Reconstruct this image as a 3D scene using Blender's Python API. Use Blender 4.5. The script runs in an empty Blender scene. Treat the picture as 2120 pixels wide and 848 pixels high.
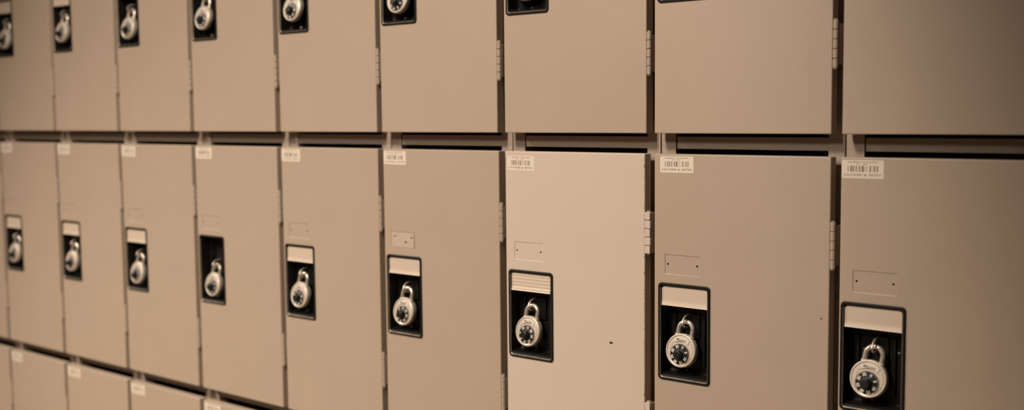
import bpy, bmesh, math, random
from mathutils import Vector, Matrix
random.seed(7)
C = bpy.context.scene.collection
MM = .001
# ------------------------------------------------------------------ layout (metres)
D = 1.4835            # camera to the plane of the door fronts
CAMZ = 1.33
X0, W = -3.3668, .305 # left edge of the first column's doors, column pitch
DW, DH, DT = .2900, .5580, .0180        # door width, height, thickness
FR = .029             # depth of the frame face behind the door fronts
TOPS = {'upper': CAMZ-.0344+DH, 'middle': CAMZ-.0664, 'lower': CAMZ-.6541}
HOLE = (.0095, .0935, -.2065, -.3525)  # opening in the door for the handle recess (left, right, top, bottom)
CUP = .0265           # depth of the handle recess

# ------------------------------------------------------------------ materials
def mat(name, col, rough=.5, metal=0., spec=.5, bump=0, bscale=400, var=0, vscale=6, coat=0, spots=None, objvar=0, aniso=None):
    m = bpy.data.materials.new(name); m.use_nodes = True
    nt = m.node_tree; N = nt.nodes; L = nt.links; b = N['Principled BSDF']
    b.inputs['Base Color'].default_value = (*col, 1); b.inputs['Roughness'].default_value = rough
    b.inputs['Metallic'].default_value = metal; b.inputs['Specular IOR Level'].default_value = spec
    b.inputs['Coat Weight'].default_value = coat
    tc = N.new('ShaderNodeTexCoord'); src = None
    if var or objvar:
        nz = N.new('ShaderNodeTexNoise'); nz.inputs['Scale'].default_value = vscale; nz.inputs['Detail'].default_value = 5
        L.new(tc.outputs['Object'], nz.inputs['Vector'])
        hs = N.new('ShaderNodeHueSaturation'); hs.inputs['Color'].default_value = (*col, 1)
        mr = N.new('ShaderNodeMapRange'); mr.inputs['To Min'].default_value = 1-var; mr.inputs['To Max'].default_value = 1+var
        mr.inputs['From Min'].default_value = .3; mr.inputs['From Max'].default_value = .7
        L.new(nz.outputs['Fac'], mr.inputs['Value'])
        oi = N.new('ShaderNodeObjectInfo'); ma = N.new('ShaderNodeMath'); ma.operation = 'MULTIPLY_ADD'
        ma.inputs[1].default_value = objvar; L.new(oi.outputs['Random'], ma.inputs[0]); L.new(mr.outputs['Result'], ma.inputs[2])
        L.new(ma.outputs[0], hs.inputs['Value']); L.new(hs.outputs['Color'], b.inputs['Base Color']); src = hs.outputs['Color']
    if spots:
        # worn chips: spots = (scale, threshold, colour, axis mask or None)
        sc, th, scol, edge = spots
        n2 = N.new('ShaderNodeTexNoise'); n2.inputs['Scale'].default_value = sc; n2.inputs['Detail'].default_value = 2
        L.new(tc.outputs['Object'], n2.inputs['Vector'])
        fac = n2.outputs['Fac']
        if edge:
            sp = N.new('ShaderNodeSeparateXYZ'); L.new(tc.outputs['Object'], sp.inputs[0])
            ga = N.new('ShaderNodeMapRange'); ga.inputs['From Min'].default_value = edge[0]; ga.inputs['From Max'].default_value = edge[1]
            L.new(sp.outputs['X'], ga.inputs['Value'])
            gb = N.new('ShaderNodeMapRange'); gb.inputs['From Min'].default_value = .0055; gb.inputs['From Max'].default_value = .0
            L.new(sp.outputs['Y'], gb.inputs['Value'])
            mu = N.new('ShaderNodeMath'); mu.operation = 'MULTIPLY'; L.new(ga.outputs[0], mu.inputs[0]); L.new(gb.outputs[0], mu.inputs[1])
            m2 = N.new('ShaderNodeMath'); m2.operation = 'MULTIPLY'; L.new(mu.outputs[0], m2.inputs[0]); L.new(fac, m2.inputs[1]); fac = m2.outputs[0]
        st = N.new('ShaderNodeMapRange'); st.inputs['From Min'].default_value = th; st.inputs['From Max'].default_value = th+.03
        L.new(fac, st.inputs['Value'])
        mx = N.new('ShaderNodeMix'); mx.data_type = 'RGBA'; mx.inputs[7].default_value = (*scol, 1)
        if src: L.new(src, mx.inputs[6])
        else: mx.inputs[6].default_value = (*col, 1)
        L.new(st.outputs[0], mx.inputs[0]); L.new(mx.outputs[2], b.inputs['Base Color'])
    if bump:
        nb = N.new('ShaderNodeTexNoise'); nb.inputs['Scale'].default_value = bscale; nb.inputs['Detail'].default_value = 2
        if aniso:
            mp = N.new('ShaderNodeMapping'); mp.inputs['Scale'].default_value = aniso
            L.new(tc.outputs['Object'], mp.inputs[0]); L.new(mp.outputs[0], nb.inputs['Vector'])
        else: L.new(tc.outputs['Object'], nb.inputs['Vector'])
        bp = N.new('ShaderNodeBump'); bp.inputs['Strength'].default_value = bump; bp.inputs['Distance'].default_value = .0006
        L.new(nb.outputs['Fac'], bp.inputs['Height']); L.new(bp.outputs['Normal'], b.inputs['Normal'])
    return m
M = {}
M['paint'] = mat('beige_enamel', (0.312, 0.231, 0.168), .5, bump=.12, bscale=700, var=.02, vscale=9, objvar=.03)
M['frame'] = mat('beige_frame_enamel', (0.300, 0.225, 0.165), .5, bump=.12, bscale=700, var=.03, vscale=12)
M['pale'] = mat('pale_cream_enamel', (0.441, 0.345, 0.273), .45, bump=.1, bscale=700, var=.012, vscale=9, spots=(330, .515, (.10, .055, .03), (.2810, .2862)))
M['black'] = mat('black_plastic', (.0055, .0045, .0036), .48, spec=.2, bump=.15, bscale=260)
M['worn'] = mat('edge_highlight', (.20, .15, .105), .4, metal=.5, var=.35, vscale=60)  # pale tone painting in the light caught on the bezel's inner lip
M['dark'] = mat('dark_hole', (.02, .013, .01), .9, spec=.1)
M['plate'] = mat('satin_lift_plate', (0.500, 0.392, 0.300), .42, metal=.15, bump=.15, bscale=60, aniso=(14, 1, 1), var=.02, vscale=30)
M['label'] = mat('label_paper', (0.540, 0.450, 0.354), .5, var=.01)
M['ink'] = mat('label_ink', (.13, .085, .055), .6)
M['steel'] = mat('brushed_steel', (0.528, 0.438, 0.354), .48, metal=.45, bump=.12, bscale=80, aniso=(1, 1, 12))
M['bright'] = mat('polished_steel', (0.552, 0.468, 0.378), .3, metal=.7)
M['dial'] = mat('dial_black', (.005, .0045, .004), .4, spec=.35)
M['white'] = mat('dial_numerals', (0.516, 0.444, 0.372), .5)
M['zinc'] = mat('zinc_fitting', (0.400, 0.330, 0.262), .38, metal=.6)
M['glue'] = mat('dried_adhesive', (0.360, 0.270, 0.201), .6, var=.06, vscale=60)
M['wall'] = mat('wall_paint', (0.216, 0.180, 0.144), .7, bump=.1, bscale=120, var=.02)
M['ceiling'] = mat('ceiling_tiles', (0.270, 0.240, 0.204), .8, bump=.3, bscale=90)
M['floor'] = mat('floor_vinyl', (.42, .33, .25), .35, var=.08, vscale=3)
M['trim'] = mat('rubber_base', (.05, .04, .035), .5)

# ------------------------------------------------------------------ mesh helpers
def finish(name, bm, mats, parent=None, smooth=False, ang=35):
    bmesh.ops.recalc_face_normals(bm, faces=bm.faces)
    me = bpy.data.meshes.new(name); bm.to_mesh(me); bm.free()
    for m in (mats if isinstance(mats, (list, tuple)) else [mats]): me.materials.append(M[m])
    if smooth:
        for p in me.polygons: p.use_smooth = True
        me.set_sharp_from_angle(angle=math.radians(ang))
        for p in me.polygons:      # large flat faces stay flat
            if max(abs(c) for c in p.normal) > .9999: p.use_smooth = False
    o = bpy.data.objects.new(name, me); C.objects.link(o)
    if parent: o.parent = parent
    return o
def box(bm, x0, x1, y0, y1, z0, z1, bev=0, mi=0):
    vs = [bm.verts.new((x, y, z)) for x in (x0, x1) for y in (y0, y1) for z in (z0, z1)]
    fs = [bm.faces.new([vs[i] for i in q]) for q in ((0,1,3,2),(4,6,7,5),(0,4,5,1),(2,3,7,6),(0,2,6,4),(1,5,7,3))]
    for f in fs: f.material_index = mi
    if bev:
        es = list({e for f in fs for e in f.edges})
        r = bmesh.ops.bevel(bm, geom=es, offset=bev, segments=2, affect='EDGES', profile=.5)
        for f in r['faces']: f.material_index = mi
def rrect(x0, x1, z0, z1, r, n=5):
    out = []
    for cx, cz, a0 in ((x1-r, z1-r, 0), (x0+r, z1-r, 90), (x0+r, z0+r, 180), (x1-r, z0+r, 270)):
        for i in range(n+1):
            a = math.radians(a0+90*i/n); out.append((cx+r*math.cos(a), cz+r*math.sin(a)))
    return out
def circ(cx, cz, r, n=12): return [(cx+r*math.cos(2*math.pi*i/n), cz+r*math.sin(2*math.pi*i/n)) for i in range(n)]
def ring(bm, pts, y): return [bm.verts.new((p[0], y, p[1])) for p in pts]
def bridge(bm, a, b, mi=0):
    n = len(a)
    for i in range(n):
        f = bm.faces.new((a[i], a[(i+1) % n], b[(i+1) % n], b[i])); f.material_index = mi
def fill(bm, loops, mi=0):
    es = []
    for lp in loops:
        for i in range(len(lp)):
            e = bm.edges.get((lp[i], lp[(i+1) % len(lp)])) or bm.edges.new((lp[i], lp[(i+1) % len(lp)])); es.append(e)
    r = bmesh.ops.triangle_fill(bm, use_beauty=True, use_dissolve=False, edges=es)
    for g in r['geom']:
        if isinstance(g, bmesh.types.BMFace): g.material_index = mi
def lathe(bm, prof, cx=0, cz=0, y0=0, n=40, mi=0):
    """prof: list of (radius, y); axis along y"""
    prev = None
    for r, y in prof:
        if r < 1e-7: cur = [bm.verts.new((cx, y0+y, cz))]
        else: cur = [bm.verts.new((cx+r*math.cos(2*math.pi*i/n), y0+y, cz+r*math.sin(2*math.pi*i/n))) for i in range(n)]
        if prev:
            for i in range(n):
                j = (i+1) % n
                if len(prev) == 1: f = bm.faces.new((prev[0], cur[i], cur[j]))
                elif len(cur) == 1: f = bm.faces.new((prev[i], prev[j], cur[0]))
                else: f = bm.faces.new((prev[i], prev[j], cur[j], cur[i]))
                f.material_index = mi
        prev = cur
def tube(bm, pts, r, n=12, mi=0, cap=True):
    pts = [Vector(p) for p in pts]; prev = None; up = None
    for i, p in enumerate(pts):
        t = (pts[min(i+1, len(pts)-1)]-pts[max(i-1, 0)]).normalized()
        if up is None: up = t.orthogonal().normalized()
        up = (up-t*up.dot(t)).normalized(); s = t.cross(up)
        cur = [bm.verts.new(p+(up*math.cos(2*math.pi*k/n)+s*math.sin(2*math.pi*k/n))*r) for k in range(n)]
        if prev: bridge(bm, prev, cur, mi)
        elif cap: bm.faces.new(cur).material_index = mi
        prev = cur
    if cap: bm.faces.new(prev[::-1]).material_index = mi
def text_polys(body, size, spacing=1., width=None, bold=.018):
    """letter shapes as (verts, polys) in the xz plane, centred on the origin"""
    cu = bpy.data.curves.new('lettering', 'FONT'); cu.body = body; cu.size = size; cu.space_character = spacing
    cu.align_x = 'CENTER'; cu.align_y = 'CENTER'; cu.resolution_u = 2
    cu.offset = size*bold
    o = bpy.data.objects.new('lettering', cu); C.objects.link(o)
    dg = bpy.context.evaluated_depsgraph_get(); me = bpy.data.meshes.new_from_object(o.evaluated_get(dg))
    v = [(p.co.x, p.co.y) for p in me.vertices]; f = [tuple(p.vertices) for p in me.polygons]
    bpy.data.objects.remove(o); bpy.data.curves.remove(cu); bpy.data.meshes.remove(me)
    if width and v:
        xs = [p[0] for p in v]; k = width/(max(xs)-min(xs)); c = (max(xs)+min(xs))/2
        v = [((p[0]-c)*k, p[1]) for p in v]
    return v, f
def put_text(bm, tp, cx, cz, y, mi, rot=0):
    v, f = tp; c, s = math.cos(rot), math.sin(rot)
    vs = [bm.verts.new((cx+p[0]*c-p[1]*s, y, cz+p[0]*s+p[1]*c)) for p in v]
    for q in f:
        try: bm.faces.new([vs[i] for i in q]).material_index = mi
        except ValueError: pass

def empty(name, loc, parent=None):
    o = bpy.data.objects.new(name, None); o.empty_display_size = .05; C.objects.link(o); o.location = loc
    if parent: o.parent = parent
    return o
def tag(o, label, cat, group=None):
    o['label'] = label; o['category'] = cat
    if group: o['group'] = group
def dup(src, parent):
    o = src.copy(); C.objects.link(o); o.parent = parent
    return o

# ------------------------------------------------------------------ door leaf (origin: front top-left corner; x right, y back, z up)
TAG = (.0190, .0820, -.1570, -.1885)
def door_mesh(with_tag=True, screws=True, dx=0., dz=0., hw=1., DW=DW):
    bm = bmesh.new()
    r = .0016
    rings = []
    for k in range(4):
        a = k/3*math.pi/2; ins = r*(1-math.sin(a)); y = r*(1-math.cos(a))
        rings.append(ring(bm, rrect(ins, DW-ins, -DH+ins, -ins, .0012, 2), y))
    for a, b in zip(rings, rings[1:]): bridge(bm, a, b)
    back = ring(bm, rrect(0, DW, -DH, 0, .0012, 2), DT); bridge(bm, rings[-1], back)
    x0, x1, z1, z0 = HOLE; xc = (x0+x1)/2; hw2 = (x1-x0)/2*hw
    hp = rrect(xc-hw2+dx, xc+hw2+dx, z0+dz, z1+dz, .005, 4)
    h1 = ring(bm, hp, 0); h2 = ring(bm, hp, DT); bridge(bm, h1, h2)
    loops = [rings[0], h1]
    if with_tag:
        tx0, tx1, tz1, tz0 = TAG
        o1 = ring(bm, rrect(tx0, tx1, tz0, tz1, .0008, 2), 0)
        o2 = ring(bm, rrect(tx0+.0006, tx1-.0006, tz0+.0009, tz1-.0006, .0006, 2), .0008)
        bridge(bm, o1, o2); loops.append(o1)
        inner = [o2]
        if screws:
            for sx in (tx0+.0055, tx1-.0055):
                s1 = ring(bm, circ(sx, (tz0+tz1)/2+.0005, .00165), .0008); s2 = ring(bm, circ(sx, (tz0+tz1)/2+.0005, .00165), .004)
                bridge(bm, s1, s2, 1); bm.faces.new(s2).material_index = 1; inner.append(s1)
        fill(bm, inner)
    fill(bm, loops); fill(bm, [back, h2])
    return bm
door_protos = {dx: finish('door', door_mesh(dx=dx), ['paint', 'dark'], smooth=True, ang=25) for dx in (0., -.003, .002)}
door_pale = finish('door', door_mesh(hw=1.05, dx=.0022, dz=-.0040, DW=.2868), ['pale', 'dark'], smooth=True, ang=25)
# the chip in the pale door's face and the worn specks
bm = bmesh.new()
pts = [(.2217+.0034*math.cos(a)*(1+.25*math.sin(3*a+1)), -.3112+.0021*math.sin(a)*(1+.2*math.cos(2*a))) for a in [i*math.pi/8 for i in range(16)]]
lp = ring(bm, pts, -.00012); lp2 = ring(bm, [((p[0]-.2217)*.8+.2217, (p[1]+.3112)*.8-.3112) for p in pts], -.0002); bridge(bm, lp, lp2); bm.faces.new(lp2)
chip_proto = finish('paint_chip', bm, 'dark')
bm = bmesh.new()
pts = [(.2786+.0011*math.cos(i*.8), -.231+.0014*math.sin(i*.8)) for i in range(8)]
lp = ring(bm, pts, -.00012); bm.faces.new(lp)
mark_proto = finish('paint_chip', bm, 'dark')
# ------------------------------------------------------------------ handle recess: black bezel and cup (origin at door origin)
def recess_mesh():
    bm = bmesh.new()
    x0, x1, z0, z1 = .0052, .0982, -.3572, -.2020
    a = ring(bm, rrect(x0, x1, z0, z1, .0065), -.00005)
    b = ring(bm, rrect(x0+.0005, x1-.0005, z0+.0005, z1-.0005, .0062), -.0014)
    c = ring(bm, rrect(x0+.0012, x1-.0012, z0+.0012, z1-.0012, .0058), -.0018)
    d = ring(bm, rrect(x0+.0040, x1-.0040, z0+.0040, z1-.0038, .0042), -.0018)
    e = ring(bm, rrect(x0+.0051, x1-.0051, z0+.0053, z1-.0046, .0036), -.0006)
    e2 = ring(bm, rrect(x0+.0055, x1-.0055, z0+.0082, z1-.0050, .0036), .003)
    f = ring(bm, rrect(x0+.0066, x1-.0066, z0+.0102, z1-.0064, .004), CUP-.003)
    g = ring(bm, rrect(x0+.0088, x1-.0088, z0+.0127, z1-.0084, .004), CUP)
    for p, q in ((a, b), (b, c), (c, d), (d, e), (e, e2), (e2, f), (f, g)): bridge(bm, p, q)
    bm.faces.new(g)
    # edge highlight painted into the bezel's inner lip below the lift plate
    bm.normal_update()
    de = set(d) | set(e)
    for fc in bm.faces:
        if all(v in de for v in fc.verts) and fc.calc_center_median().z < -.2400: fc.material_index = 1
    # back flange
    bridge(bm, a, ring(bm, rrect(HOLE[0]+.001, HOLE[1]-.001, HOLE[3]+.001, HOLE[2]-.001, .004), -.00005))
    # raised slider rail ribs on the back of the cup
    for rx in (.0225, .0750):
        box(bm, rx-.0016, rx+.0016, CUP-.005, CUP-.0005, -.334, -.252, .0006)
    box(bm, .040, .066, CUP-.0035, CUP-.0005, -.290, -.252, .0008)
    return bm
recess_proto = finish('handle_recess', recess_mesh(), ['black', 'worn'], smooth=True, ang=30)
RIVETS = ((.0425, -.3440, .0030), (.0735, -.3310, .0021), (.0800, -.2720, .0018), (.030, -.2720, .0012))
rivet_protos = []
for rx, rz, rr in RIVETS:
    bm = bmesh.new(); lathe(bm, [(0, -.0016), (rr*.6, -.0013), (rr, -.0003), (rr, .0004)], 0, 0, 0, 12)
    rivet_protos.append(finish('rivet', bm, 'zinc', smooth=True))
# lift plate at the top of the recess
def plate_mesh(ribbed=False):
    bm = bmesh.new()
    x0, x1, z0, z1 = .0112, .0926, -.2380, -.2074
    prev = None; n = 48 if ribbed else 8
    outl = []
    def yy(t):   # slight roll outward at the lower lip
        return .0012-.0016*max(0, (t-.7)/.3)**2+(.00022*math.cos(t*5.2*2*math.pi) if ribbed else 0)
    r = .0045
    for i in range(n+1):
        t = i/n; z = z1+(z0-z1)*t
        ins = 0 if (z1-z) >= r else r-math.sqrt(max(0, r*r-(r-(z1-z))**2))
        a = bm.verts.new((x0+ins, yy(t), z)); b = bm.verts.new((x1-ins, yy(t), z))
        a2 = bm.verts.new((x0+ins, yy(t)+.0018, z)); b2 = bm.verts.new((x1-ins, yy(t)+.0018, z))
        cur = (a, b, b2, a2)
        if prev:
            for k in range(4): bm.faces.new((prev[k], prev[(k+1) % 4], cur[(k+1) % 4], cur[k]))
        else: bm.faces.new(cur)
        prev = cur
    bm.faces.new(prev)
    # return flange under the lip that the fingers pull
    box(bm, x0+.004, x1-.004, .0022, .0200, -.2375, -.2362, .0003)
    return bm
plate_proto = finish('lift_plate', plate_mesh(), 'plate', smooth=True, ang=40)
plate_rib = finish('lift_plate', plate_mesh(True), 'plate', smooth=True, ang=60)
# staple (hasp eye) that the padlock passes through
bm = bmesh.new()
pts = [(0, CUP, .014), (0, CUP-.008, .0138), (0, CUP-.0165, .0118), (0, CUP-.0215, .0080), (0, CUP-.0238, .0030), (0, CUP-.0215, -.0018), (0, CUP-.0165, -.0044), (0, CUP-.008, -.0052), (0, CUP, -.0054)]
tube(bm, pts, .0017, 10)
staple_proto = finish('lock_staple', bm, 'zinc', smooth=True)
# ------------------------------------------------------------------ hinges (origin at the barrel's centre)
def hinge_mesh(open_leaf=False):
    bm = bmesh.new()
    R, H, n = .0038, .0670, 5; kh = H/n
    for k in range(n):
        z0 = H/2-kh*(k+1)+.0004; z1 = H/2-kh*k-.0004
        prev = None
        for z, r in ((z0, 0), (z0, R-.0005), (z0+.0005, R), (z1-.0005, R), (z1, R-.0005), (z1, 0)):
            cur = [bm.verts.new((0, 0, z))] if r == 0 else [bm.verts.new((r*math.cos(2*math.pi*i/16), r*math.sin(2*math.pi*i/16), z)) for i in range(16)]
            if prev:
                for i in range(16):
                    j = (i+1) % 16
                    if len(prev) == 1: bm.faces.new((prev[0], cur[i], cur[j]))
                    elif len(cur) == 1: bm.faces.new((prev[i], prev[j], cur[0]))
                    else: bm.faces.new((prev[i], prev[j], cur[j], cur[i]))
            prev = cur
    # pin with domed tips
    tube(bm, [(0, 0, -H/2-.0016), (0, 0, -H/2-.0012), (0, 0, H/2+.0012), (0, 0, H/2+.0016)], .0018, 12)
    for s in (-1, 1):
        tube(bm, [(0, 0, s*(H/2)), (0, 0, s*(H/2+.0008)), (0, 0, s*(H/2+.0012))], .0029, 12)
    # leaf on the door edge, leaf running back to the frame post
    box(bm, -.0048, -.0034, .0016, .0145, -H/2+.001, H/2-.001, .0003)
    if open_leaf:
        for k in range(5):      # knuckle straps wrapped over the barrel
            zc = H/2-kh*(k+.5); e = .0046 if k % 2 == 0 else .0056
            box(bm, -.0052, e, -.0042-.0002*(k % 2 == 0), -.0030, zc-kh*.455, zc+kh*.455, .0004)
            box(bm, e-.0012, e, -.0042, .002, zc-kh*.455, zc+kh*.455, .0003)
        box(bm, .0034, .0050, -.0002, .0110, -H/2+.001, H/2-.001, .0003)
        box(bm, .0036, .0048, .0108, FR-.0003, -H/2+.012, H/2-.012, .0003)
    else:
        box(bm, .0028, .0042, .0022, FR-.0033, -H/2+.005, H/2-.005, .0003)
    return bm
hinge_proto = finish('hinge', hinge_mesh(), 'frame', smooth=True, ang=30)
hinge_open = finish('hinge', hinge_mesh(True), 'pale', smooth=True, ang=30)
# ------------------------------------------------------------------ number sticker (origin: its top-left corner on the door)
T_UNI = text_polys('UNIVERSITY OF CALGARY', .0026, 1.05, .0425)
T_SUB = text_polys('ST   401', .0026, 1.1, .0150)
T_LOCK = text_polys('LOCKER #', .0041, 1.1, .0315)
BARS = [(8.2,.5),(9.2,.5),(12.0,1.4),(14.2,.4),(15.6,1.2),(17.2,.4),(19.3,1.1),(21.0,.5),(24.2,1.2),(26.2,.5),(28.0,2.3),(31.0,.4),(33.4,.5),(35.0,.3),(38.6,1.3),(40.6,.4),(42.4,.5),(44.8,1.2),(46.4,.4),(48.4,1.3)]
def sticker(number, shuffle):
    bm = bmesh.new(); w, h = .0595, .0255
    a = ring(bm, rrect(0, w, -h, 0, .0022), -.00003); b = ring(bm, rrect(0, w, -h, 0, .0022), -.00022)
    bridge(bm, a, b); bm.faces.new(b)
    y = -.00027; rnd = random.Random(number)
    for x, bw in BARS:
        x = (x+(rnd.uniform(-.35, .35) if shuffle else 0))*MM*1.02; bw = bw*MM*(rnd.uniform(.8, 1.4) if shuffle else 1)
        vs = [bm.verts.new(p) for p in ((x, y, -.0162), (x+bw, y, -.0162), (x+bw, y, -.0078), (x, y, -.0078))]
        bm.faces.new(vs).material_index = 1
    put_text(bm, T_UNI, w/2, -.0029, y, 1); put_text(bm, T_SUB, w/2-.001, -.0057, y, 1)
    put_text(bm, T_LOCK, .0195, -.0206, y, 1); put_text(bm, text_polys('%05d' % number, .0041, 1.1, .0170), .0471, -.0206, y, 1)
    return finish('number_sticker', bm, ['label', 'ink'])
# dried adhesive patch over a removed plate
bm = bmesh.new()
a = ring(bm, rrect(.0200, .0795, -.1872, -.1580, .002), -.00003); b = ring(bm, rrect(.0204, .0791, -.1868, -.1584, .002), -.0004); bridge(bm, a, b); bm.faces.new(b)
glue_proto = finish('adhesive_patch', bm, ['glue'])
speck_protos = []
for sx, sz, r1, r2 in ((.029, -.166, .0024, .0014), (.058, -.176, .0026, .0018), (.0735, -.167, .0022, .0016)):
    bm = bmesh.new(); vs = ring(bm, [(sx+r1*math.cos(i*.785)*(1+.2*(i % 3)), sz+r2*math.sin(i*.785)) for i in range(8)], -.0005); bm.faces.new(vs)
    speck_protos.append(finish('adhesive_speck', bm, 'dark'))

# ------------------------------------------------------------------ cabinet body of one column (origin: floor, left edge of the doors, front plane of doors)
PL, PR = -.0057, .2993      # seams between neighbouring columns
OPL, OPR = .0215, .2735     # compartment openings between the posts
TOPZ = TOPS['upper']+.030
def body_mesh():
    bm = bmesh.new(); L, Rr = PL+.0011, PR-.0011; dp = .42
    z0 = .10
    # posts with folded return flanges
    for a, b, e in ((L, OPL, OPL), (OPR, Rr, OPR)):
        box(bm, a, b, FR, FR+.0015, z0, TOPZ, .0004)
        x = e if e == OPR else e-.0015
        box(bm, x, x+.0015, FR+.0002, FR+.022, z0, TOPZ)
    for x in (L, Rr-.0012): box(bm, x, x+.0012, FR+.0015, dp, z0, TOPZ)
    box(bm, L, Rr, dp-.0012, dp, z0, TOPZ)
    # top and bottom with front lips
    box(bm, L, Rr, FR+.0016, dp, TOPZ-.0015, TOPZ); box(bm, OPL, OPR, FR, FR+.0015, TOPZ-.036, TOPZ, .0004)
    box(bm, L, Rr, FR+.0016, dp, z0, z0+.0015); box(bm, OPL, OPR, FR, FR+.0015, z0, TOPS['lower']-DH+.006, .0004)
    # shelves
    for zt in (TOPS['middle'], TOPS['lower']):
        zc = zt+.0175; box(bm, L+.0013, Rr-.0013, FR+.012, dp-.002, zc-.001, zc+.001)
    return bm
body_proto = finish('cabinet_body', body_mesh(), 'frame', smooth=True, ang=30)
def rail_mesh():
    bm = bmesh.new()
    box(bm, OPL+.0016, OPR-.0003, FR+.0010, FR+.0025, -.0100, .0095, .0006)
    box(bm, OPL+.0016, OPR-.0003, FR+.0010, FR+.0115, .0078, .0093, .0004)
    box(bm, OPL+.0016, OPR-.0003, FR+.0010, FR+.0115, -.0098, -.0083, .0004)
    return bm
rail_proto = finish('shelf_rail', rail_mesh(), 'frame', smooth=True, ang=30)
bm = bmesh.new(); box(bm, PL+.0011, PR-.0011, FR+.05, FR+.065, 0, .1005, .001); box(bm, PL+.0011, PR-.0011, .405, .42, 0, .1005, .001)
box(bm, PL+.0011, PL+.0131, FR+.05, .42, 0, .1005); box(bm, PR-.0131, PR-.0011, FR+.05, .42, 0, .1005)
base_proto = finish('plinth', bm, 'trim', smooth=True)

# ------------------------------------------------------------------ combination padlock (origin: centre of the body's disc)
RB = .0278
def lock_parts():
    body = bmesh.new()
    # y negative = towards the viewer; body is 19 mm deep
    lathe(body, [(0, -.0082), (.0172, -.0082), (.0178, -.0088), (.0222, -.0088), (.0232, -.0080), (.0240, -.0080), (.0247, -.0090), (.0258, -.0092),
                 (.0268, -.0086), (.0276, -.0070), (RB, -.0052), (RB, .0004), (.0272, .0022), (.0255, .0036), (.0225, .0042), (0, .0042)], n=56)
    for s in (-1, 1):  # collars where the shackle enters the case
        tube(body, [(s*.0128, -.002, .0225), (s*.0128, -.002, .0250), (s*.0128, -.002, .0258)], .0048, 16)
    sh = bmesh.new(); pts = [(-.0128, -.002, .018)]
    for i in range(17):
        a = math.pi-math.pi*i/16; pts.append((.0128*math.cos(a), -.002, .0345+.0128*math.sin(a)))
    pts.append((.0128, -.002, .018)); tube(sh, pts, .0038, 14)
    dial = bmesh.new()
    lathe(dial, [(0, -.0108), (.0098, -.0108), (.0158, -.0102), (.0166, -.0096), (.0168, -.0078), (0, -.0078)], cz=-.0065, n=48)
    nums = bmesh.new()
    for k in range(8):
        a = math.pi/2-2*math.pi*k/8
        put_text(nums, text_polys(str(5*k), .0064, bold=.045), .0128*math.cos(a), -.0065+.0128*math.sin(a), -.0111, 0, a-math.pi/2)
    for k in range(40):
        a = math.pi/2-2*math.pi*k/40; c, s = math.cos(a), math.sin(a); ln = .0010 if k % 5 else .0016
        r1 = .0163; r0 = r1-ln; hw = .00016 if k % 5 else .00028
        vs = [nums.verts.new((r*c-q*hw*s, -.01085+.0006*0, -.0065+r*s+q*hw*c)) for r, q in ((r0, -1), (r1, -1), (r1, 1), (r0, 1))]
        nums.faces.new(vs)
    knob = bmesh.new()
    prof = [(0, -.0205), (.0052, -.0205), (.0062, -.0198), (.0066, -.0185), (.0066, -.0130), (.0074, -.0112), (.0090, -.0106)]
    # knurled grip
    prev = None; n = 48
    for r, y in prof:
        if r == 0: cur = [knob.verts.new((0, y, -.0065))]
        else:
            cur = []
            for i in range(n):
                rr = r*(1+(.045 if (i % 4 in (0, 1)) and -.0198 <= y <= -.0125 else 0)); t = 2*math.pi*i/n
                cur.append(knob.verts.new((rr*math.cos(t), y, -.0065+rr*math.sin(t))))
        if prev:
            for i in range(n):
                j = (i+1) % n
                if len(prev) == 1: knob.faces.new((prev[0], cur[i], cur[j]))
                else: knob.faces.new((prev[i], prev[j], cur[j], cur[i]))
        prev = cur
    rim = bmesh.new()
    lathe(rim, [(.0166, -.0088), (.0170, -.0097), (.0176, -.0099), (.0181, -.0092), (.0182, -.0086)], cz=-.0065, n=48)
    logo = bmesh.new()
    # arched name plate on the upper face
    top = []; bot = []
    for i in range(13):
        a = math.radians(128-76*i/12); top.append((.0228*math.cos(a), .0228*math.sin(a)+.0002))
        bot.append((.0200*math.cos(a)*.98, max(.0112, .0155*math.sin(a)-.0006)))
    fr = [logo.verts.new((p[0], -.0096, p[1])) for p in top+bot[::-1]]; bk = [logo.verts.new((p[0]*1.03, -.0086, p[1]*1.0)) for p in top+bot[::-1]]
    logo.faces.new(fr); bridge(logo, fr, bk)
    put_text(logo, text_polys('Master', .0062, 1.0, .0190), 0, .0168, -.00965, 1)
    return [('body', body, 'steel'), ('shackle', sh, 'bright'), ('dial', dial, 'dial'), ('numerals', nums, 'white'), ('knob', knob, 'dial'), ('dial_rim', rim, 'bright'), ('name_plate', logo, ['white', 'ink'])]
lock_proto = {}
for nm, bm_, mm in lock_parts():
    lock_proto[nm] = finish(nm, bm_, mm, smooth=(nm not in ('numerals',)), ang=30)

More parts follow.
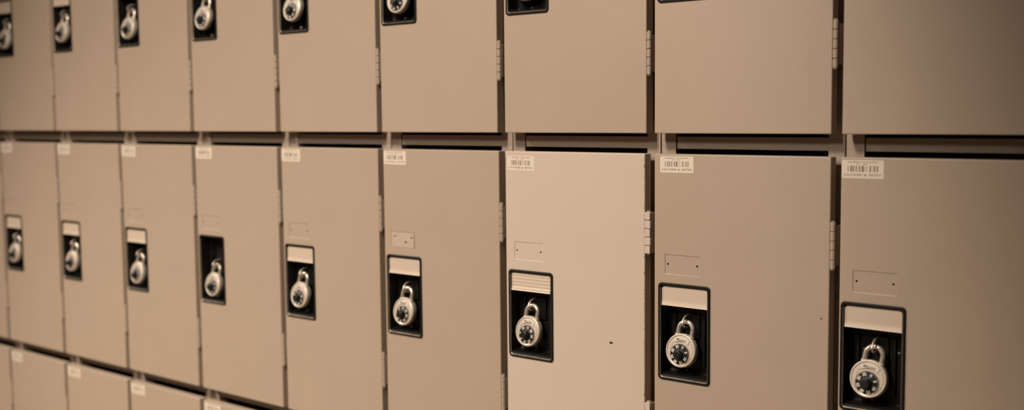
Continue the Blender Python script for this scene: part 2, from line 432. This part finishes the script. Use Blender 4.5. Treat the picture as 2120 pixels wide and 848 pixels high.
# ------------------------------------------------------------------ assemble the columns
MID_STK = {9: .0012, 8: .0105, 7: .0050, 6: .0022, 5: .0012, 4: .0030, 3: .0022, 2: .0030, 1: .0010, 0: .002}
MID_DX = {9: -.003, 8: .0020, 7: .0025}
UP_DOORX = {6: -.0018, 9: .0005, 4: -.001}
MIDLOCK = {9: (.0422, -.3098, -8), 8: (.0460, -.3090, -6), 7: (.0442, -.3145, -4), 6: (.0440, -.3120, -3), 5: (.0425, -.3098, -5), 4: (.0460, -.3150, -5), 3: (.0435, -.3140, -4), 2: (.0415, -.3085, -5), 1: (.0395, -.3095, -5)}
UPLOCK = {7: (.0450, -.3080, -3), 6: (.0450, -.3100, -3), 5: (.0430, -.3065, -4), 4: (.0410, -.3065, -6), 3: (.0445, -.3120, -4), 2: (.0405, -.3050, -5), 1: (.0395, -.3080, -5)}
COL_LABEL = {
 0: 'beige steel locker column cut by the left edge of the photo, furthest from the viewer',
 1: 'beige steel locker column at far left, its upper padlock half cut by the photo edge',
 2: 'beige steel locker column, its middle recess second from the left edge of the photo',
 3: 'beige steel locker column just left of the one whose middle recess lacks a lift plate',
 4: 'beige steel locker column whose middle recess is all black, missing its light lift plate',
 5: 'beige steel locker column just right of the one missing its middle lift plate',
 6: 'beige steel locker column just left of the pale door, adhesive patch above its middle recess',
 7: 'locker column with the one paler cream middle door and its ribbed lift plate',
 8: 'beige steel locker column with sharp sticker 00754, right of the pale door',
 9: 'beige steel locker column nearest the viewer, at the right edge of the photo'}
LOCK_WHERE = {1: 'with black dial, furthest left, nearest the photo edge', 2: 'with black dial, second from the left edge', 3: 'with black dial, third from the left edge',
              4: 'with black dial, in the column missing its middle lift plate', 5: 'with black dial, two columns left of the pale door', 6: 'with black dial, one column left of the pale door',
              7: 'with black dial, in the column with the pale door', 8: 'with black dial, one column right of the pale door', 9: 'with black dial, largest and rightmost in view'}
for c in range(10):
    bx = X0+c*W
    root = empty('locker_unit', (bx, D, 0)); tag(root, COL_LABEL[c], 'locker', 'locker columns standing side by side in one bank')
    dup(body_proto, root); dup(base_proto, root)
    for t in ('middle', 'lower'):
        r = dup(rail_proto, root); r.location = (0, 0, TOPS[t]+.0172)
    for tier in ('upper', 'middle', 'lower'):
        pale = (c == 7 and tier == 'middle')
        jx = UP_DOORX.get(c, 0) if tier == 'upper' else 0
        adx = MID_DX.get(c, 0) if tier == 'middle' else 0
        d = dup(door_pale if pale else door_protos[adx if adx in door_protos else 0.], root)
        if pale: d['label'] = 'paler cream door with worn edges'
        d.location = (jx, 0, TOPS[tier])
        dz = 0
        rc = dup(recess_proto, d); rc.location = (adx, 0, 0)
        for rp, (rx, rz, rr) in zip(rivet_protos, RIVETS):
            rv = dup(rp, d); rv.location = (rx+adx, CUP, rz)
        st = dup(staple_proto, d)
        if pale:
            rc.scale = (1.055, 1, 1); rc.location = (-.0003, 0, -.0040)
            p = dup(plate_rib, d); p.scale = (1.045, 1, 1); p.location = (-.0005, 0, -.0045); dz = -.004
            p['label'] = 'lift plate with horizontal ribs'
            dup(chip_proto, d)
        elif not (c == 4 and tier == 'middle'):
            p = dup(plate_proto, d); p.location = (adx, 0, 0)
        if c == 8 and tier == 'middle': dup(mark_proto, d)
        if c == 6 and tier == 'middle':
            dup(glue_proto, d)
            for sp in speck_protos: dup(sp, d)
        for hz in (-.1255, -DH+.1255):
            h = dup(hinge_open if pale else hinge_proto, d); h.location = (.2926 if pale else .2934, .0030, hz)
        num = {'upper': 753, 'middle': 754, 'lower': 755}[tier]+3*(c-8)
        s = sticker(num, num != 754); s.parent = d
        sx = MID_STK[c] if tier == 'middle' else .0030+.004*random.random()
        s.location = (sx, 0, -.0035-(.0038 if pale else 0)); s.rotation_euler = (0, math.radians(random.uniform(-.4, .6)), 0)
        # padlock
        lk = (MIDLOCK if tier == 'middle' else UPLOCK if tier == 'upper' else {}).get(c)
        sxl = (lk[0] if lk else .048); szl = (lk[1] if lk else -.306)
        st.location = (sxl+.042*math.sin(math.radians(-(lk[2] if lk else 0)*.9)), 0, szl+.0425)
        if lk:
            lx, lz, rot = lk
            pr = empty('combination_padlock', (bx+jx+lx, D+.0105, TOPS[tier]+lz))
            # hang about the staple: keep the top of the shackle in place while the body swings
            piv = Vector((0, 0, .042)); rotm = Matrix.Rotation(math.radians(-rot*.9), 4, 'Y') @ Matrix.Rotation(math.radians(-9), 4, 'X')
            pr.matrix_world = Matrix.Translation(Vector((bx+jx+lx, D+.0105, TOPS[tier]+lz))) @ rotm @ Matrix.Scale(.965, 4)
            for nm in ('body', 'shackle', 'dial', 'knob', 'dial_rim', 'name_plate'):
                q = dup(lock_proto[nm], pr)
                if nm == 'dial':
                    nmr = dup(lock_proto['numerals'], q)
                    a = math.radians(random.uniform(-170, 170) if c not in (8, 9) else 20)
                    ctr = Vector((0, 0, -.0065))
                    q.matrix_local = Matrix.Translation(ctr) @ Matrix.Rotation(a, 4, 'Y') @ Matrix.Translation(-ctr)
            tag(pr, '%s-row steel padlock %s' % ('middle' if tier == 'middle' else 'top', LOCK_WHERE[c]), 'padlock', 'combination padlocks hanging in the locker recesses')
for o in list(door_protos.values())+[door_pale, chip_proto, mark_proto, recess_proto, plate_proto, plate_rib, staple_proto, hinge_proto, hinge_open, glue_proto, body_proto, rail_proto, base_proto]+rivet_protos+speck_protos+list(lock_proto.values()):
    bpy.data.objects.remove(o)

# ------------------------------------------------------------------ the room
XA, XB, YA, YB, ZC = -7.0, 3.6, -1.9, D+.44, 3.3
def struct(name, b, m):
    bm = bmesh.new(); box(bm, *b); o = finish(name, bm, m); o['kind'] = 'structure'; return o
struct('floor', (XA, XB, YA, YB, -.1, 0), 'floor')
struct('ceiling', (XA, XB, YA, YB, ZC, ZC+.1), 'ceiling')
struct('wall_back', (XA, XB, YB, YB+.1, 0, ZC), 'wall')
struct('wall_front', (XA, XB, YA-.1, YA, 0, ZC), 'wall')
struct('wall_left', (XA-.1, XA, YA, YB, 0, ZC), 'wall')
struct('wall_right', (XB, XB+.1, YA, YB, 0, ZC), 'wall')

# ------------------------------------------------------------------ light: unseen spotlights, cones fitted to the falloff on the lockers, two of them added
def lamp(pos, aim, half, blend, watt, col=(1, .91, .80)):
    l = bpy.data.lights.new('unseen_spotlight', 'SPOT'); l.spot_size = 2*half; l.spot_blend = blend; l.energy = watt; l.color = col; l.shadow_soft_size = .2
    o = bpy.data.objects.new('unseen_spotlight', l); C.objects.link(o); o.location = pos
    o.rotation_euler = (Vector(aim)-Vector(pos)).to_track_quat('-Z', 'Y').to_euler()
def spot(x, d, z, ax, az, half, blend, ky, watt):
    lamp((x, D-d, CAMZ+z), (ax, D-d+d*ky, CAMZ+az), half, blend, watt)
spot(-1.2, 1.7, 1.70, -1.985, -1.00, .588, .5, 1.393, 275)
spot(-3.732, 1.8, 1.46, -1.643, -2.411, .776, .763, .3, 640)  # second spot, added to fit the brightness falloff along the bank
spot(-1.15, 2.6, 1.36, -2.1, -1.251, .514, .5, 1.486, 125)  # added frontal fill, brightens the shelf rails and softens the contrast
w = bpy.data.worlds.new('world'); bpy.context.scene.world = w; w.use_nodes = True
w.node_tree.nodes['Background'].inputs[0].default_value = (.02, .016, .012, 1)

# ------------------------------------------------------------------ camera
yaw, pit, rol, F = .68719, .083196, -.010225, 2285.42
cy, sy = math.cos(yaw), math.sin(yaw)
f = Vector((-sy, cy, 0)); r = Vector((cy, sy, 0)); u = Vector((0, 0, 1))
f2 = f*math.cos(pit)-u*math.sin(pit); u2 = u*math.cos(pit)+f*math.sin(pit)
r3 = r*math.cos(rol)+u2*math.sin(rol); u3 = -r*math.sin(rol)+u2*math.cos(rol)
cam = bpy.data.cameras.new('camera'); co = bpy.data.objects.new('camera', cam); C.objects.link(co)
mw = Matrix((r3, u3, -f2)).transposed().to_4x4(); mw.translation = (0, 0, CAMZ); co.matrix_world = mw
cam.sensor_width = 36; cam.lens = 36*F/2120; cam.clip_start = .05; cam.clip_end = 60
cam.dof.use_dof = True; cam.dof.focus_distance = 1.72; cam.dof.aperture_fstop = 2.6
S = bpy.context.scene; S.camera = co
S.view_settings.view_transform = 'Standard'; S.view_settings.look = 'None'; S.view_settings.gamma = 1
S.view_settings.use_curve_mapping = False; S.view_settings.exposure = 0
